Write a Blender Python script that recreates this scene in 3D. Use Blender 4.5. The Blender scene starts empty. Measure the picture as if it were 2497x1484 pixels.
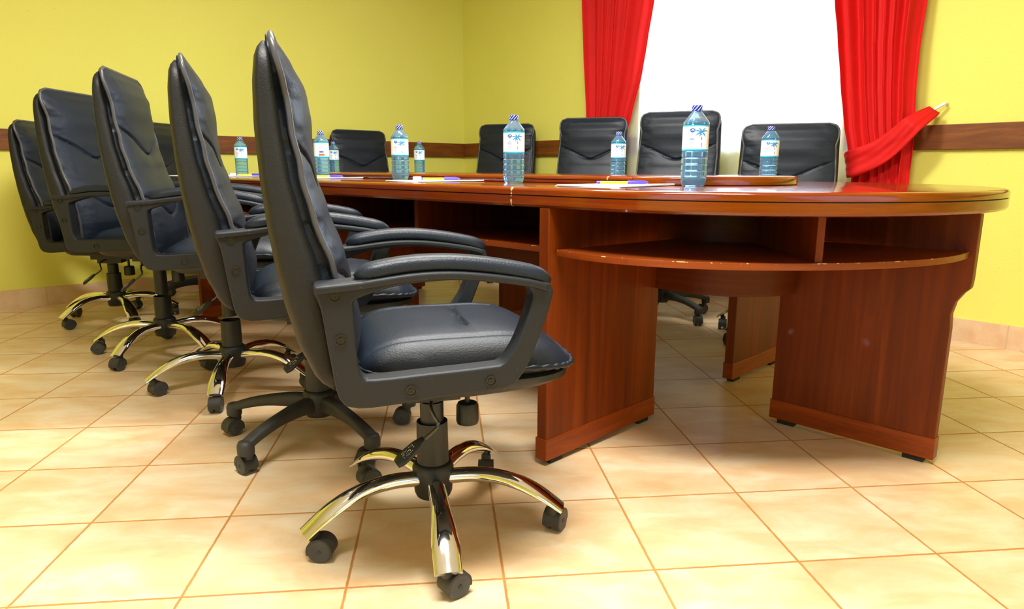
import bpy, math, random
from mathutils import Vector, Matrix, noise

random.seed(7)
SC = bpy.context.scene
COL = SC.collection
PI = math.pi
R = math.radians

# ------------------------------------------------------------------ camera, world, light, exposure
cam_d = bpy.data.cameras.new('camera')
cam = bpy.data.objects.new('camera', cam_d)
COL.objects.link(cam)
F_PX, YAW, PITCH, ROLL = 1634.836, 0.00142797, 0.200389, 0.00314631
CAM = Vector((-0.004983, 0.011019, 0.830349))
_cy, _sy, _cp, _sp = math.cos(YAW), math.sin(YAW), math.cos(PITCH), math.sin(PITCH)
_f = Vector((_sy * _cp, _cy * _cp, -_sp))
_r = Vector((_cy, -_sy, 0))
_u = _r.cross(_f)
_r2 = math.cos(ROLL) * _r + math.sin(ROLL) * _u
_u2 = -math.sin(ROLL) * _r + math.cos(ROLL) * _u
M = Matrix((( _r2.x, _u2.x, -_f.x, CAM.x), (_r2.y, _u2.y, -_f.y, CAM.y), (_r2.z, _u2.z, -_f.z, CAM.z), (0, 0, 0, 1)))
cam.matrix_world = M
cam_d.sensor_fit = 'HORIZONTAL'
cam_d.sensor_width = 36.0
cam_d.lens = 36.0 * F_PX / 2497.0
cam_d.clip_start = 0.02
SC.camera = cam

SC.view_settings.view_transform = 'Standard'
SC.view_settings.look = 'None'
SC.view_settings.gamma = 1.0
SC.view_settings.use_curve_mapping = False
SC.view_settings.exposure = 0.0

world = bpy.data.worlds.new('daylight_sky')
SC.world = world
world.use_nodes = True
wn = world.node_tree.nodes
wn['Background'].inputs['Color'].default_value = (0.75, 0.88, 1.0, 1)
wn['Background'].inputs['Strength'].default_value = 0.5

# room frame: corner, dl runs along the left wall towards the camera, dr along the window wall to the right
CORNER = Vector((-0.430, 6.194))
AW = R(41.7)
DL = Vector((-math.cos(AW), -math.sin(AW)))
DR = Vector((math.sin(AW), -math.cos(AW)))
LEN_R, LEN_L, HT = 7.2, 6.4, 2.75

def rp(s, l, z=0.0):
    """point at s along the window wall, l out into the room"""
    p = CORNER + DR * s + DL * l
    return Vector((p.x, p.y, z))

def area(name, pos, target, sx, sy, power, color):
    d = bpy.data.lights.new(name, 'AREA')
    d.shape = 'RECTANGLE'; d.size = sx; d.size_y = sy; d.energy = power; d.color = color
    o = bpy.data.objects.new(name, d); COL.objects.link(o)
    o.location = pos
    o.rotation_euler = (Vector(target) - Vector(pos)).to_track_quat('-Z', 'Z').to_euler()
    return o

# daylight arriving at the three windows (one in view, two in the walls behind the camera)
area('daylight_window_seen', rp(2.62, -0.45, 1.65), rp(2.62, 1.0, 1.2), 1.7, 1.5, 120, (0.62, 0.80, 1.0))
area('daylight_window_front', rp(4.9, LEN_L + 0.35, 1.55), rp(4.9, 0, 0.9), 2.6, 1.6, 26, (0.5, 0.75, 1.0))
area('daylight_window_right', rp(LEN_R + 0.35, 3.0, 1.55), rp(0, 3.0, 0.9), 3.0, 1.6, 24, (0.5, 0.75, 1.0))
# overhead fill lamps, added out of view to brighten the room from above
area('ceiling_fill_lamp', rp(4.3, 3.45, HT - 0.12), rp(4.3, 3.45, 0), 1.3, 0.35, 122, (1.0, 0.98, 0.94))
area('ceiling_fill_lamp', rp(2.9, 2.2, HT - 0.12), rp(2.9, 2.2, 0), 1.3, 0.35, 92, (1.0, 0.98, 0.94))

# ------------------------------------------------------------------ node helpers / materials
def srgb(r, g, b):
    def c(x):
        x /= 255.0
        return x / 12.92 if x <= 0.04045 else ((x + 0.055) / 1.055) ** 2.4
    return (c(r), c(g), c(b), 1)

class NT:
    def __init__(s, name):
        s.m = bpy.data.materials.new(name); s.m.use_nodes = True
        s.t = s.m.node_tree; s.n = s.t.nodes; s.l = s.t.links
        s.b = s.n['Principled BSDF']; s.out = s.n['Material Output']
        s.tc = None
    def new(s, ty, **kw):
        x = s.n.new(ty)
        for k, v in kw.items(): setattr(x, k, v)
        return x
    def link(s, a, b): s.l.new(a, b)
    def coord(s, kind='Object', scale=(1, 1, 1), rot=(0, 0, 0), loc=(0, 0, 0)):
        if s.tc is None: s.tc = s.new('ShaderNodeTexCoord')
        mp = s.new('ShaderNodeMapping')
        mp.inputs['Scale'].default_value = scale; mp.inputs['Rotation'].default_value = rot; mp.inputs['Location'].default_value = loc
        s.link(s.tc.outputs[kind], mp.inputs['Vector'])
        return mp.outputs['Vector']
    def noise(s, vec, scale, detail=4, rough=0.55, dist=0.0):
        x = s.new('ShaderNodeTexNoise')
        x.inputs['Scale'].default_value = scale; x.inputs['Detail'].default_value = detail
        x.inputs['Roughness'].default_value = rough; x.inputs['Distortion'].default_value = dist
        s.link(vec, x.inputs['Vector'])
        return x.outputs['Fac']
    def ramp(s, fac, stops):
        x = s.new('ShaderNodeValToRGB')
        e = x.color_ramp.elements
        while len(e) < len(stops): e.new(0.5)
        for el, (p, c) in zip(e, stops):
            el.position = p; el.color = c if len(c) == 4 else (*c, 1)
        s.link(fac, x.inputs['Fac'])
        return x.outputs['Color']
    def math(s, op, a, b=None, c=None):
        x = s.new('ShaderNodeMath', operation=op)
        for i, v in enumerate((a, b, c)):
            if v is None: continue
            if isinstance(v, (int, float)): x.inputs[i].default_value = v
            else: s.link(v, x.inputs[i])
        return x.outputs[0]
    def mix(s, fac, a, b, blend='MIX'):
        x = s.new('ShaderNodeMix', data_type='RGBA', blend_type=blend)
        for sock, v in ((x.inputs[0], fac), (x.inputs[6], a), (x.inputs[7], b)):
            if isinstance(v, (int, float)): sock.default_value = v
            elif isinstance(v, tuple): sock.default_value = v if len(v) == 4 else (*v, 1)
            else: s.link(v, sock)
        return x.outputs[2]
    def bump(s, h, strength=0.2, dist=0.01):
        x = s.new('ShaderNodeBump')
        x.inputs['Strength'].default_value = strength; x.inputs['Distance'].default_value = dist
        s.link(h, x.inputs['Height']); s.link(x.outputs['Normal'], s.b.inputs['Normal'])
    def set(s, **kw):
        for k, v in kw.items():
            i = s.b.inputs[k.replace('_', ' ')]
            if hasattr(v, 'is_output'): s.link(v, i)
            else: i.default_value = v
        return s.m

def simple(name, col, rough=0.5, metal=0.0, var=0.12, nscale=30, **kw):
    t = NT(name)
    n = t.noise(t.coord(), nscale, 3)
    c2 = tuple(x * (1 - var) for x in col[:3]) + (1,)
    t.set(Base_Color=t.mix(n, col, c2), Roughness=rough, Metallic=metal, **kw)
    return t.m

def leather(name, base, rough):
    t = NT(name)
    v = t.coord()
    vo = t.new('ShaderNodeTexVoronoi'); vo.inputs['Scale'].default_value = 260
    t.link(v, vo.inputs['Vector'])
    n = t.noise(v, 7, 4)
    t.set(Base_Color=t.mix(n, base, tuple(x * 1.5 for x in base[:3]) + (1,)), Roughness=t.math('MULTIPLY_ADD', n, 0.16, rough), Specular_IOR_Level=0.36)
    n2 = t.noise(v, 420, 2)
    h = t.math('ADD', vo.outputs['Distance'], t.math('MULTIPLY', n2, 0.5))
    t.bump(h, 0.22, 0.0012)
    return t.m

def wood(name, dark, mid, light, scale, rough=0.3, coat=0.4, chips=None, seam=None, spec=0.4):
    t = NT(name)
    n1 = t.noise(t.coord(scale=scale), 1.0, 6, 0.62, 0.6)
    n2 = t.noise(t.coord(scale=tuple(x * 4 for x in scale)), 1.0, 3, 0.6, 0.2)
    n3 = t.noise(t.coord(scale=(1.6, 1.6, 1.6)), 1.0, 2)
    c = t.ramp(n1, [(0.25, dark), (0.5, mid), (0.75, light)])
    c = t.mix(t.math('MULTIPLY', n2, 0.45), c, dark)
    c = t.mix(t.math('MULTIPLY', n3, 0.5), c, mid)
    if chips:
        z0, z1, col = chips
        sep = t.new('ShaderNodeSeparateXYZ'); t.link(t.coord(), sep.inputs[0])
        band = t.math('MULTIPLY', t.math('GREATER_THAN', sep.outputs[2], z0), t.math('LESS_THAN', sep.outputs[2], z1))
        w = t.math('GREATER_THAN', t.noise(t.coord(), 30, 4, 0.75), 0.575)
        c = t.mix(t.math('MULTIPLY', band, w), c, col)
    if seam is not None:
        sep = t.new('ShaderNodeSeparateXYZ'); t.link(t.coord(), sep.inputs[0])
        d = t.math('ABSOLUTE', t.math('SUBTRACT', sep.outputs[0], seam))
        nz = t.noise(t.coord(), 70, 4, 0.7)
        w = t.math('LESS_THAN', d, t.math('MULTIPLY', t.math('SUBTRACT', nz, 0.36), 0.018))
        c = t.mix(w, c, srgb(226, 190, 132))
        e = t.noise(t.coord(scale=(1, 1, 1)), 26, 3, 0.75)
        c = t.mix(t.math('GREATER_THAN', e, 0.775), c, srgb(220, 180, 120))
    t.set(Base_Color=c, Roughness=rough, Coat_Weight=coat, Coat_Roughness=0.06, Specular_IOR_Level=spec)
    t.bump(n1, 0.04, 0.004)
    return t.m

W_D, W_M, W_L = srgb(84, 26, 0), srgb(122, 46, 0), srgb(154, 72, 3)
mat_top = wood('polished_cherry_wood_top', W_D, W_M, W_L, (2.2, 3.5, 45), 0.16, 0.5, seam=-0.272)
mat_panel = wood('cherry_veneer_upright_grain', srgb(76, 26, 0), srgb(116, 45, 0), srgb(148, 66, 4), (26, 26, 1.2), 0.46, 0.05, spec=0.22)
mat_plinth = wood('cherry_plinth_strip', srgb(104, 38, 2), srgb(146, 60, 4), srgb(174, 82, 10), (4, 4, 40), 0.4, 0.1, spec=0.25)
mat_modesty = wood('cherry_veneer_modesty', srgb(66, 24, 0), srgb(94, 37, 1), srgb(116, 50, 4), (1.5, 1.5, 45), 0.46, 0.05, spec=0.22)
mat_shelf = wood('cherry_shelf_with_chipped_edge', srgb(94, 32, 0), srgb(136, 56, 4), srgb(164, 78, 10), (3, 3, 40), 0.42, 0.1, (0.6150, 0.6168, srgb(226, 196, 140)))
mat_groove = simple('black_groove_inlay', (0.006, 0.004, 0.003, 1), 0.6)
mat_rubber = simple('black_rubber', (0.01, 0.01, 0.01, 1), 0.7)

mat_leather = leather('black_leather', (0.006, 0.010, 0.017, 1), 0.36)  # blue tint puts the windows' reflected light into the leather colour
mat_leather_b = leather('black_leather_back', (0.008, 0.008, 0.008, 1), 0.42)
mat_plastic = simple('black_textured_plastic', (0.014, 0.015, 0.016, 1), 0.46, var=0.3, nscale=60)
t = NT('worn_black_plastic'); v_ = t.coord()
n_ = t.noise(v_, 420, 2); s_ = t.math('GREATER_THAN', t.noise(v_, 90, 4, 0.7), 0.69)
t.set(Base_Color=t.mix(s_, (0.011, 0.013, 0.016, 1), (0.08, 0.08, 0.075, 1)), Roughness=0.5, Specular_IOR_Level=0.35); t.bump(n_, 0.25, 0.001)
mat_arm = t.m
mat_dusty = simple('dusty_black_plastic', (0.02, 0.019, 0.017, 1), 0.55, var=-1.4, nscale=14)
mat_wheel = simple('grey_black_wheel', (0.03, 0.032, 0.036, 1), 0.42, var=-0.8, nscale=40)
t = NT('polished_chrome'); t.set(Base_Color=(0.86, 0.86, 0.87, 1), Metallic=1.0, Roughness=t.math('MULTIPLY_ADD', t.noise(t.coord(), 30, 4), 0.08, 0.02)); mat_chrome = t.m
mat_steel = simple('dark_steel_rod', (0.12, 0.12, 0.12, 1), 0.3, 0.9)
mat_white_print = simple('white_print', (0.8, 0.8, 0.8, 1), 0.5)
mat_screw = simple('black_screw', (0.008, 0.008, 0.008, 1), 0.3)
mat_thread = simple('grey_seam_piping', (0.060, 0.058, 0.064, 1), 0.32)

# yellow wall paint with fine roughcast
t = NT('yellow_roughcast_paint'); v_ = t.coord('Object')
a_ = t.noise(v_, 120, 3, 0.6); b_ = t.noise(v_, 1.3, 3); sp = t.noise(v_, 55, 2, 0.5)
c_ = t.mix(b_, srgb(236, 231, 112), srgb(229, 224, 100))
c_ = t.mix(t.math('MULTIPLY', t.math('GREATER_THAN', sp, 0.72), 0.25), c_, srgb(190, 170, 40))
t.set(Base_Color=c_, Roughness=0.75); t.bump(a_, 0.25, 0.004); mat_wall = t.m
mat_ceiling = simple('white_ceiling_paint', (0.8, 0.8, 0.77, 1), 0.9, var=0.03)
mat_rail = wood('dark_stained_rail', srgb(80, 38, 6), srgb(122, 66, 14), srgb(160, 98, 30), (3, 3, 30), 0.5, 0.1)
mat_frame_w = simple('white_window_frame', (0.85, 0.85, 0.85, 1), 0.4, var=0.02)
mat_outside = simple('white_concrete_sill', (0.75, 0.74, 0.7, 1), 0.8)

# ceramic floor tiles (diagonal grid)
t = NT('ceramic_floor_tiles')
geo = t.new('ShaderNodeNewGeometry'); pos = geo.outputs['Position']
A = (0.31794, 0.03204); Bv = (-0.03169, 0.31373); O = (-0.97166, 1.15955)
det = A[0] * Bv[1] - A[1] * Bv[0]
ra = (Bv[1] / det, -Bv[0] / det, 0); rb = (-A[1] / det, A[0] / det, 0)
sub = t.new('ShaderNodeVectorMath', operation='SUBTRACT'); sub.inputs[1].default_value = (O[0], O[1], 0); t.link(pos, sub.inputs[0])
def dot(vec):
    d = t.new('ShaderNodeVectorMath', operation='DOT_PRODUCT'); d.inputs[1].default_value = vec
    t.link(sub.outputs[0], d.inputs[0]); return d.outputs['Value']
ti, tj = dot(ra), dot(rb)
wob = t.math('MULTIPLY', t.math('SUBTRACT', t.noise(pos, 45, 4, 0.7), 0.5), 0.012)
def edge(x):
    fr = t.math('FRACT', t.math('ADD', x, wob))
    return t.math('MINIMUM', fr, t.math('SUBTRACT', 1.0, fr))
e_ = t.math('MINIMUM', edge(ti), edge(tj))
gr = t.new('ShaderNodeMapRange'); gr.inputs['From Min'].default_value = 0.0065; gr.inputs['From Max'].default_value = 0.011
t.link(e_, gr.inputs['Value'])
cid = t.new('ShaderNodeCombineXYZ'); t.link(t.math('FLOOR', ti), cid.inputs[0]); t.link(t.math('FLOOR', tj), cid.inputs[1])
wn_ = t.new('ShaderNodeTexWhiteNoise', noise_dimensions='3D'); t.link(cid.outputs[0], wn_.inputs['Vector'])
off = t.new('ShaderNodeVectorMath', operation='ADD')
vm = t.new('ShaderNodeVectorMath', operation='SCALE'); vm.inputs['Scale'].default_value = 5.0; t.link(wn_.outputs['Color'], vm.inputs[0])
t.link(pos, off.inputs[0]); t.link(vm.outputs[0], off.inputs[1])
mp = t.new('ShaderNodeMapping'); mp.inputs['Scale'].default_value = (4.6, 10.0, 1); mp.inputs['Rotation'].default_value = (0, 0, -0.1)
t.link(off.outputs[0], mp.inputs['Vector'])
cl = t.noise(mp.outputs[0], 1.0, 6, 0.62, 0.4)
cl2 = t.noise(off.outputs[0], 30, 4, 0.7)
tilec = t.ramp(cl, [(0.28, srgb(221, 175, 126)), (0.46, srgb(230, 197, 152)), (0.62, srgb(238, 217, 182)), (0.8, srgb(244, 232, 208))])
tilec = t.mix(t.math('MULTIPLY', cl2, 0.36), tilec, srgb(228, 188, 136))
grout = t.mix(t.noise(pos, 25, 3), srgb(176, 112, 48), srgb(200, 142, 76))
t.set(Base_Color=t.mix(gr.outputs[0], grout, tilec), Roughness=t.math('MULTIPLY_ADD', gr.outputs[0], -0.4, 0.72), Specular_IOR_Level=0.45)
t.bump(t.math('ADD', gr.outputs[0], t.math('MULTIPLY', cl2, 0.12)), 0.25, 0.003)
mat_floor = t.m

t = NT('ceramic_skirting_tile'); v_ = t.coord('Object')
c_ = t.ramp(t.noise(v_, 6, 5, 0.65), [(0.3, srgb(214, 170, 128)), (0.55, srgb(228, 196, 158)), (0.8, srgb(234, 210, 180))])
sep = t.new('ShaderNodeSeparateXYZ'); t.link(v_, sep.inputs[0])
fr = t.math('FRACT', t.math('MULTIPLY', sep.outputs[0], 3.0)); jn = t.math('LESS_THAN', t.math('ABSOLUTE', t.math('SUBTRACT', fr, 0.5)), 0.010)
t.set(Base_Color=t.mix(jn, c_, srgb(206, 176, 140)), Roughness=0.4); mat_skirt = t.m

t = NT('red_curtain_cloth'); v_ = t.coord('Object')
wv = t.noise(v_, 700, 2)
t.set(Base_Color=t.mix(t.noise(v_, 5, 3), srgb(234, 6, 0), srgb(214, 3, 0)), Roughness=0.75, Sheen_Weight=0.0)
t.bump(wv, 0.3, 0.001)
tr = t.new('ShaderNodeBsdfTranslucent'); tr.inputs['Color'].default_value = srgb(240, 20, 6)
mx = t.new('ShaderNodeMixShader'); mx.inputs[0].default_value = 0.22
t.link(t.b.outputs[0], mx.inputs[1]); t.link(tr.outputs[0], mx.inputs[2]); t.link(mx.outputs[0], t.out.inputs['Surface'])
mat_red = t.m

t = NT('white_sheer_voile'); v_ = t.coord('Object')
t.set(Base_Color=t.mix(t.noise(v_, 300, 2), (0.92, 0.92, 0.92, 1), (0.82, 0.82, 0.82, 1)), Roughness=0.9)
tr = t.new('ShaderNodeBsdfTranslucent'); tr.inputs['Color'].default_value = (0.95, 0.95, 0.95, 1)
tp = t.new('ShaderNodeBsdfTransparent')
m1 = t.new('ShaderNodeMixShader'); m1.inputs[0].default_value = 0.6
t.link(t.b.outputs[0], m1.inputs[1]); t.link(tr.outputs[0], m1.inputs[2])
m2 = t.new('ShaderNodeMixShader'); m2.inputs[0].default_value = 0.5
t.link(m1.outputs[0], m2.inputs[1]); t.link(tp.outputs[0], m2.inputs[2]); t.link(m2.outputs[0], t.out.inputs['Surface'])
mat_sheer = t.m

t = NT('clear_window_glass')
gl = t.new('ShaderNodeBsdfGlossy'); gl.inputs['Roughness'].default_value = 0.02
tp = t.new('ShaderNodeBsdfTransparent'); fz = t.new('ShaderNodeFresnel'); fz.inputs[0].default_value = 1.3
mx = t.new('ShaderNodeMixShader'); t.link(fz.outputs[0], mx.inputs[0]); t.link(tp.outputs[0], mx.inputs[1]); t.link(gl.outputs[0], mx.inputs[2])
t.link(mx.outputs[0], t.out.inputs['Surface']); mat_glass = t.m

t = NT('clear_blue_tinted_bottle')
t.set(Base_Color=t.mix(t.noise(t.coord(), 20, 2), (0.38, 0.72, 1.0, 1), (0.32, 0.68, 1.0, 1)), Roughness=0.02, IOR=1.25, Transmission_Weight=0.84, Specular_IOR_Level=0.8)
mat_bottle = t.m

def label_mat(name, band):
    t = NT(name)
    sep = t.new('ShaderNodeSeparateXYZ'); t.link(t.coord(), sep.inputs[0])
    z = sep.outputs[2]
    b = t.math('MAXIMUM', t.math('LESS_THAN', z, 0.1025), t.math('GREATER_THAN', z, 0.1635))
    n = t.noise(t.coord(), 60, 2)
    t.set(Base_Color=t.mix(b, t.mix(n, (0.9, 0.95, 0.97, 1), (0.84, 0.92, 0.96, 1)), band), Roughness=0.35)
    return t.m
mat_label = label_mat('white_paper_label_with_cyan_bands', srgb(40, 190, 235))
mat_ink = simple('teal_blue_ink', srgb(60, 150, 205), 0.5)
mat_ink_dark = simple('navy_ink', srgb(52, 90, 170), 0.5)
mat_ink_pale = simple('pale_grey_blue_ink', srgb(150, 185, 215), 0.5)
mat_ink_orange = simple('orange_ink', srgb(235, 92, 30), 0.5)
mat_ink_green = simple('green_ink', srgb(150, 215, 90), 0.5)
t = NT('blue_bottle_cap_with_white_stripes')
sep = t.new('ShaderNodeSeparateXYZ'); t.link(t.coord(), sep.inputs[0])
ang = t.math('ARCTAN2', sep.outputs[1], sep.outputs[0])
ph = t.math('FRACT', t.math('ADD', t.math('MULTIPLY', ang, 4.5 / PI), t.math('MULTIPLY', sep.outputs[2], -90)))
t.set(Base_Color=t.mix(t.math('LESS_THAN', ph, 0.26), srgb(6, 28, 150), srgb(225, 232, 250)), Roughness=0.35); mat_cap = t.m
mat_paper = simple('white_paper', (0.86, 0.88, 0.9, 1), 0.7, var=0.03)
mat_pen_y = simple('yellow_pen_barrel', srgb(250, 222, 20), 0.3)
mat_pen_p = simple('purple_pen_cap', srgb(82, 60, 190), 0.3)
mat_white_pl = simple('white_plastic', (0.85, 0.85, 0.87, 1), 0.4)

# ------------------------------------------------------------------ mesh helpers
class MB:
    def __init__(s): s.v = []; s.f = []; s.mi = []
    def add(s, verts, faces, mi=0):
        o = len(s.v); s.v += [tuple(p) for p in verts]
        s.f += [tuple(i + o for i in f) for f in faces]; s.mi += [mi] * len(faces)
    def loft(s, rings, cap0=True, cap1=True, closed=True, mi=0):
        n = len(rings[0]); vs = [p for r in rings for p in r]; fs = []
        for k in range(len(rings) - 1):
            for i in range(n if closed else n - 1):
                j = (i + 1) % n
                fs.append((k * n + i, k * n + j, (k + 1) * n + j, (k + 1) * n + i))
        if cap0: fs.append(tuple(reversed(range(n))))
        if cap1: fs.append(tuple((len(rings) - 1) * n + i for i in range(n)))
        s.add(vs, fs, mi)
    def box(s, c, d, rz=0.0, mi=0, mat=None):
        pts = [Vector((x * d[0] / 2, y * d[1] / 2, z * d[2] / 2)) for x in (-1, 1) for y in (-1, 1) for z in (-1, 1)]
        m = mat if mat else Matrix.Rotation(rz, 3, 'Z')
        pts = [m @ p + Vector(c) for p in pts]
        s.add(pts, [(0, 1, 3, 2), (4, 6, 7, 5), (0, 4, 5, 1), (2, 3, 7, 6), (0, 2, 6, 4), (1, 5, 7, 3)], mi)
    def lathe(s, prof, n=32, c=(0, 0, 0), mi=0, mat=None, fn=None):
        rings = []
        for r, z in prof:
            ring = []
            for i in range(n):
                a = 2 * PI * i / n
                rr = r * (fn(a, z) if fn else 1)
                p = Vector((rr * math.cos(a), rr * math.sin(a), z))
                if mat: p = mat @ p
                ring.append(p + Vector(c))
            rings.append(ring)
        s.loft(rings, mi=mi)
    def tube(s, path, rad, n=10, caps=True, mi=0, up=(0, 0, 1), closed=False):
        path = [Vector(p) for p in path]; rings = []
        N = len(path)
        for i, p in enumerate(path):
            if closed: tg = path[(i + 1) % N] - path[i - 1]
            else: tg = path[min(i + 1, N - 1)] - path[max(i - 1, 0)]
            tg.normalize()
            side = tg.cross(Vector(up))
            if side.length < 1e-5: side = tg.cross(Vector((1, 0, 0)))
            side.normalize(); nn = side.cross(tg)
            r = rad[i] if isinstance(rad, list) else rad
            ra_, rb_ = r if isinstance(r, tuple) else (r, r)
            rings.append([p + side * (ra_ * math.cos(2 * PI * k / n)) + nn * (rb_ * math.sin(2 * PI * k / n)) for k in range(n)])
        if closed:
            rings.append(rings[0]); s.loft(rings, False, False, mi=mi)
        else: s.loft(rings, caps, caps, mi=mi)
    def prism(s, poly, axis, a, b, mi=0):
        """poly (p,q) extruded along axis 'x','y' or 'z' from a to b"""
        def P(p, q, t):
            return {'x': (t, p, q), 'y': (p, t, q), 'z': (p, q, t)}[axis]
        s.loft([[P(p, q, a) for p, q in poly], [P(p, q, b) for p, q in poly]], mi=mi)
    def mesh(s, name, mats, smooth=True, angle=40):
        me = bpy.data.meshes.new(name)
        me.from_pydata(s.v, [], s.f)
        for m in (mats if isinstance(mats, (list, tuple)) else [mats]): me.materials.append(m)
        for p, i in zip(me.polygons, s.mi): p.material_index = i
        import bmesh
        bm = bmesh.new(); bm.from_mesh(me)
        bmesh.ops.remove_doubles(bm, verts=bm.verts, dist=1e-6)
        bmesh.ops.recalc_face_normals(bm, faces=bm.faces)
        bm.to_mesh(me); bm.free()
        if smooth:
            for p in me.polygons: p.use_smooth = True
            me.set_sharp_from_angle(angle=R(angle))
        me.update()
        return me

def link(o, parent=None):
    COL.objects.link(o)
    if parent: o.parent = parent
    return o
def obj(name, mb, mats, parent=None, smooth=True, bevel=0.0, seg=2, angle=40, loc=None):
    me = mb if isinstance(mb, bpy.types.Mesh) else mb.mesh(name, mats, smooth, angle)
    o = bpy.data.objects.new(name, me)
    link(o, parent)
    if loc: o.location = loc
    if bevel:
        m = o.modifiers.new('bevel', 'BEVEL'); m.width = bevel; m.segments = seg; m.limit_method = 'ANGLE'; m.angle_limit = R(35)
    return o
def tag(o, label, cat, group=None):
    o['label'] = label; o['category'] = cat
    if group: o['group'] = group
    return o
def thing(name, label, cat, loc=(0, 0, 0), rz=0.0, group=None):
    o = bpy.data.objects.new(name, None); o.empty_display_size = 0.05
    link(o); o.location = loc; o.rotation_euler = (0, 0, rz)
    return tag(o, label, cat, group)
def struct(name, mb, mats, **kw):
    o = obj(name, mb, mats, **kw); o['kind'] = 'structure'; return o
def dup(o, parent=None):
    c = o.copy(); COL.objects.link(c)
    if parent: c.parent = parent
    for ch in list(o.children): dup(ch, c)
    return c
def catmull(pts, n):
    pts = [Vector(p) for p in pts]
    P = [2 * pts[0] - pts[1]] + pts + [2 * pts[-1] - pts[-2]]
    dense = []
    for i in range(1, len(P) - 2):
        for k in range(16):
            q = k / 16
            a, b, c, d = P[i - 1], P[i], P[i + 1], P[i + 2]
            dense.append(0.5 * ((2 * b) + (c - a) * q + (2 * a - 5 * b + 4 * c - d) * q * q + (3 * b - a - 3 * c + d) * q ** 3))
    dense.append(pts[-1])
    L = [0.0]
    for i in range(1, len(dense)): L.append(L[-1] + (dense[i] - dense[i - 1]).length)
    out = []; j = 0
    for k in range(n):
        s_ = L[-1] * k / (n - 1)
        while j < len(L) - 2 and L[j + 1] < s_: j += 1
        q = (s_ - L[j]) / max(1e-9, L[j + 1] - L[j])
        out.append(dense[j].lerp(dense[j + 1], min(1, max(0, q))))
    return out
def interp(x, tab):
    if x <= tab[0][0]: return tab[0][1]
    for (a, fa), (b, fb) in zip(tab, tab[1:]):
        if x <= b:
            q = (x - a) / (b - a); q = q * q * (3 - 2 * q) * 0.35 + q * 0.65
            return fa + (fb - fa) * q
    return tab[-1][1]

# ------------------------------------------------------------------ the setting
def wall_frame(origin, xdir):
    return Matrix(((xdir.x, -xdir.y, 0, origin.x), (xdir.y, xdir.x, 0, origin.y), (0, 0, 1, 0), (0, 0, 0, 1)))
def set_m(o, m): o.matrix_world = m; return o

mb = MB()
pts = [rp(-0.2, -0.2), rp(LEN_R + 0.2, -0.2), rp(LEN_R + 0.2, LEN_L + 0.2), rp(-0.2, LEN_L + 0.2)]
mb.loft([[Vector((p.x, p.y, -0.1)) for p in pts], [Vector((p.x, p.y, 0)) for p in pts]])
struct('floor', mb, mat_floor, smooth=False)
mb = MB()
mb.loft([[Vector((p.x, p.y, HT)) for p in pts], [Vector((p.x, p.y, HT + 0.1)) for p in pts]])
struct('ceiling', mb, mat_ceiling, smooth=False)

TH = 0.2
def wall(name, origin, xdir, length, holes):
    """wall in its own frame: x along, y=0 room face and +y outwards (thickness TH)"""
    mb = MB()
    x = -TH
    for (a, b, z0, z1) in holes:
        mb.box(((x + a) / 2, TH / 2, HT / 2), (a - x, TH, HT))
        mb.box(((a + b) / 2, TH / 2, z0 / 2), (b - a, TH, z0))
        mb.box(((a + b) / 2, TH / 2, (z1 + HT) / 2), (b - a, TH, HT - z1))
        x = b
    mb.box(((x + length + TH) / 2, TH / 2, HT / 2), (length + TH - x, TH, HT))
    o = struct(name, mb, mat_wall, smooth=False)
    return set_m(o, wall_frame(origin, xdir))
def v2(s, l): p = rp(s, l); return Vector((p.x, p.y))
WIN = (1.98, 3.30, 0.95, 2.35)
# frames: x axis runs so that +y (left of x) points out of the room
wall('wall_back', v2(0, 0), DR, LEN_R, [WIN])
wall('wall_left', v2(0, LEN_L), -DL, LEN_L, [])
wall('wall_front', v2(LEN_R, LEN_L), -DR, LEN_R, [(1.0, 3.6, 0.75, 2.35)])
wall('wall_right', v2(LEN_R, 0), DL, LEN_L, [(1.5, 4.5, 0.75, 2.35)])

def window(name, origin, xdir, hole, mull):
    a, b, z0, z1 = hole
    mb = MB(); w = 0.045; y = 0.11
    for x0, x1, q0, q1 in ((a, a + w, z0, z1), (b - w, b, z0, z1), (a + w, b - w, z0, z0 + w), (a + w, b - w, z1 - w, z1)):
        mb.box(((x0 + x1) / 2, y, (q0 + q1) / 2), (x1 - x0, 0.05, q1 - q0))
    for k in range(1, mull):
        xm = a + (b - a) * k / mull
        mb.box((xm, y, (z0 + z1) / 2), (0.035, 0.045, z1 - z0 - 2 * w))
    fr = struct(name, mb, mat_frame_w, smooth=False)
    set_m(fr, wall_frame(origin, xdir))
    g = MB(); g.box(((a + b) / 2, y, (z0 + z1) / 2), (b - a - 2 * w, 0.004, z1 - z0 - 2 * w))
    go = obj('window_pane', g, mat_glass, fr, smooth=False)
    go['kind'] = 'structure'
    return fr
window('window_1', v2(0, 0), DR, WIN, 1)
window('window_2', v2(LEN_R, LEN_L), -DR, (1.0, 3.6, 0.75, 2.35), 3)
window('window_3', v2(LEN_R, 0), DL, (1.5, 4.5, 0.75, 2.35), 3)

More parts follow.
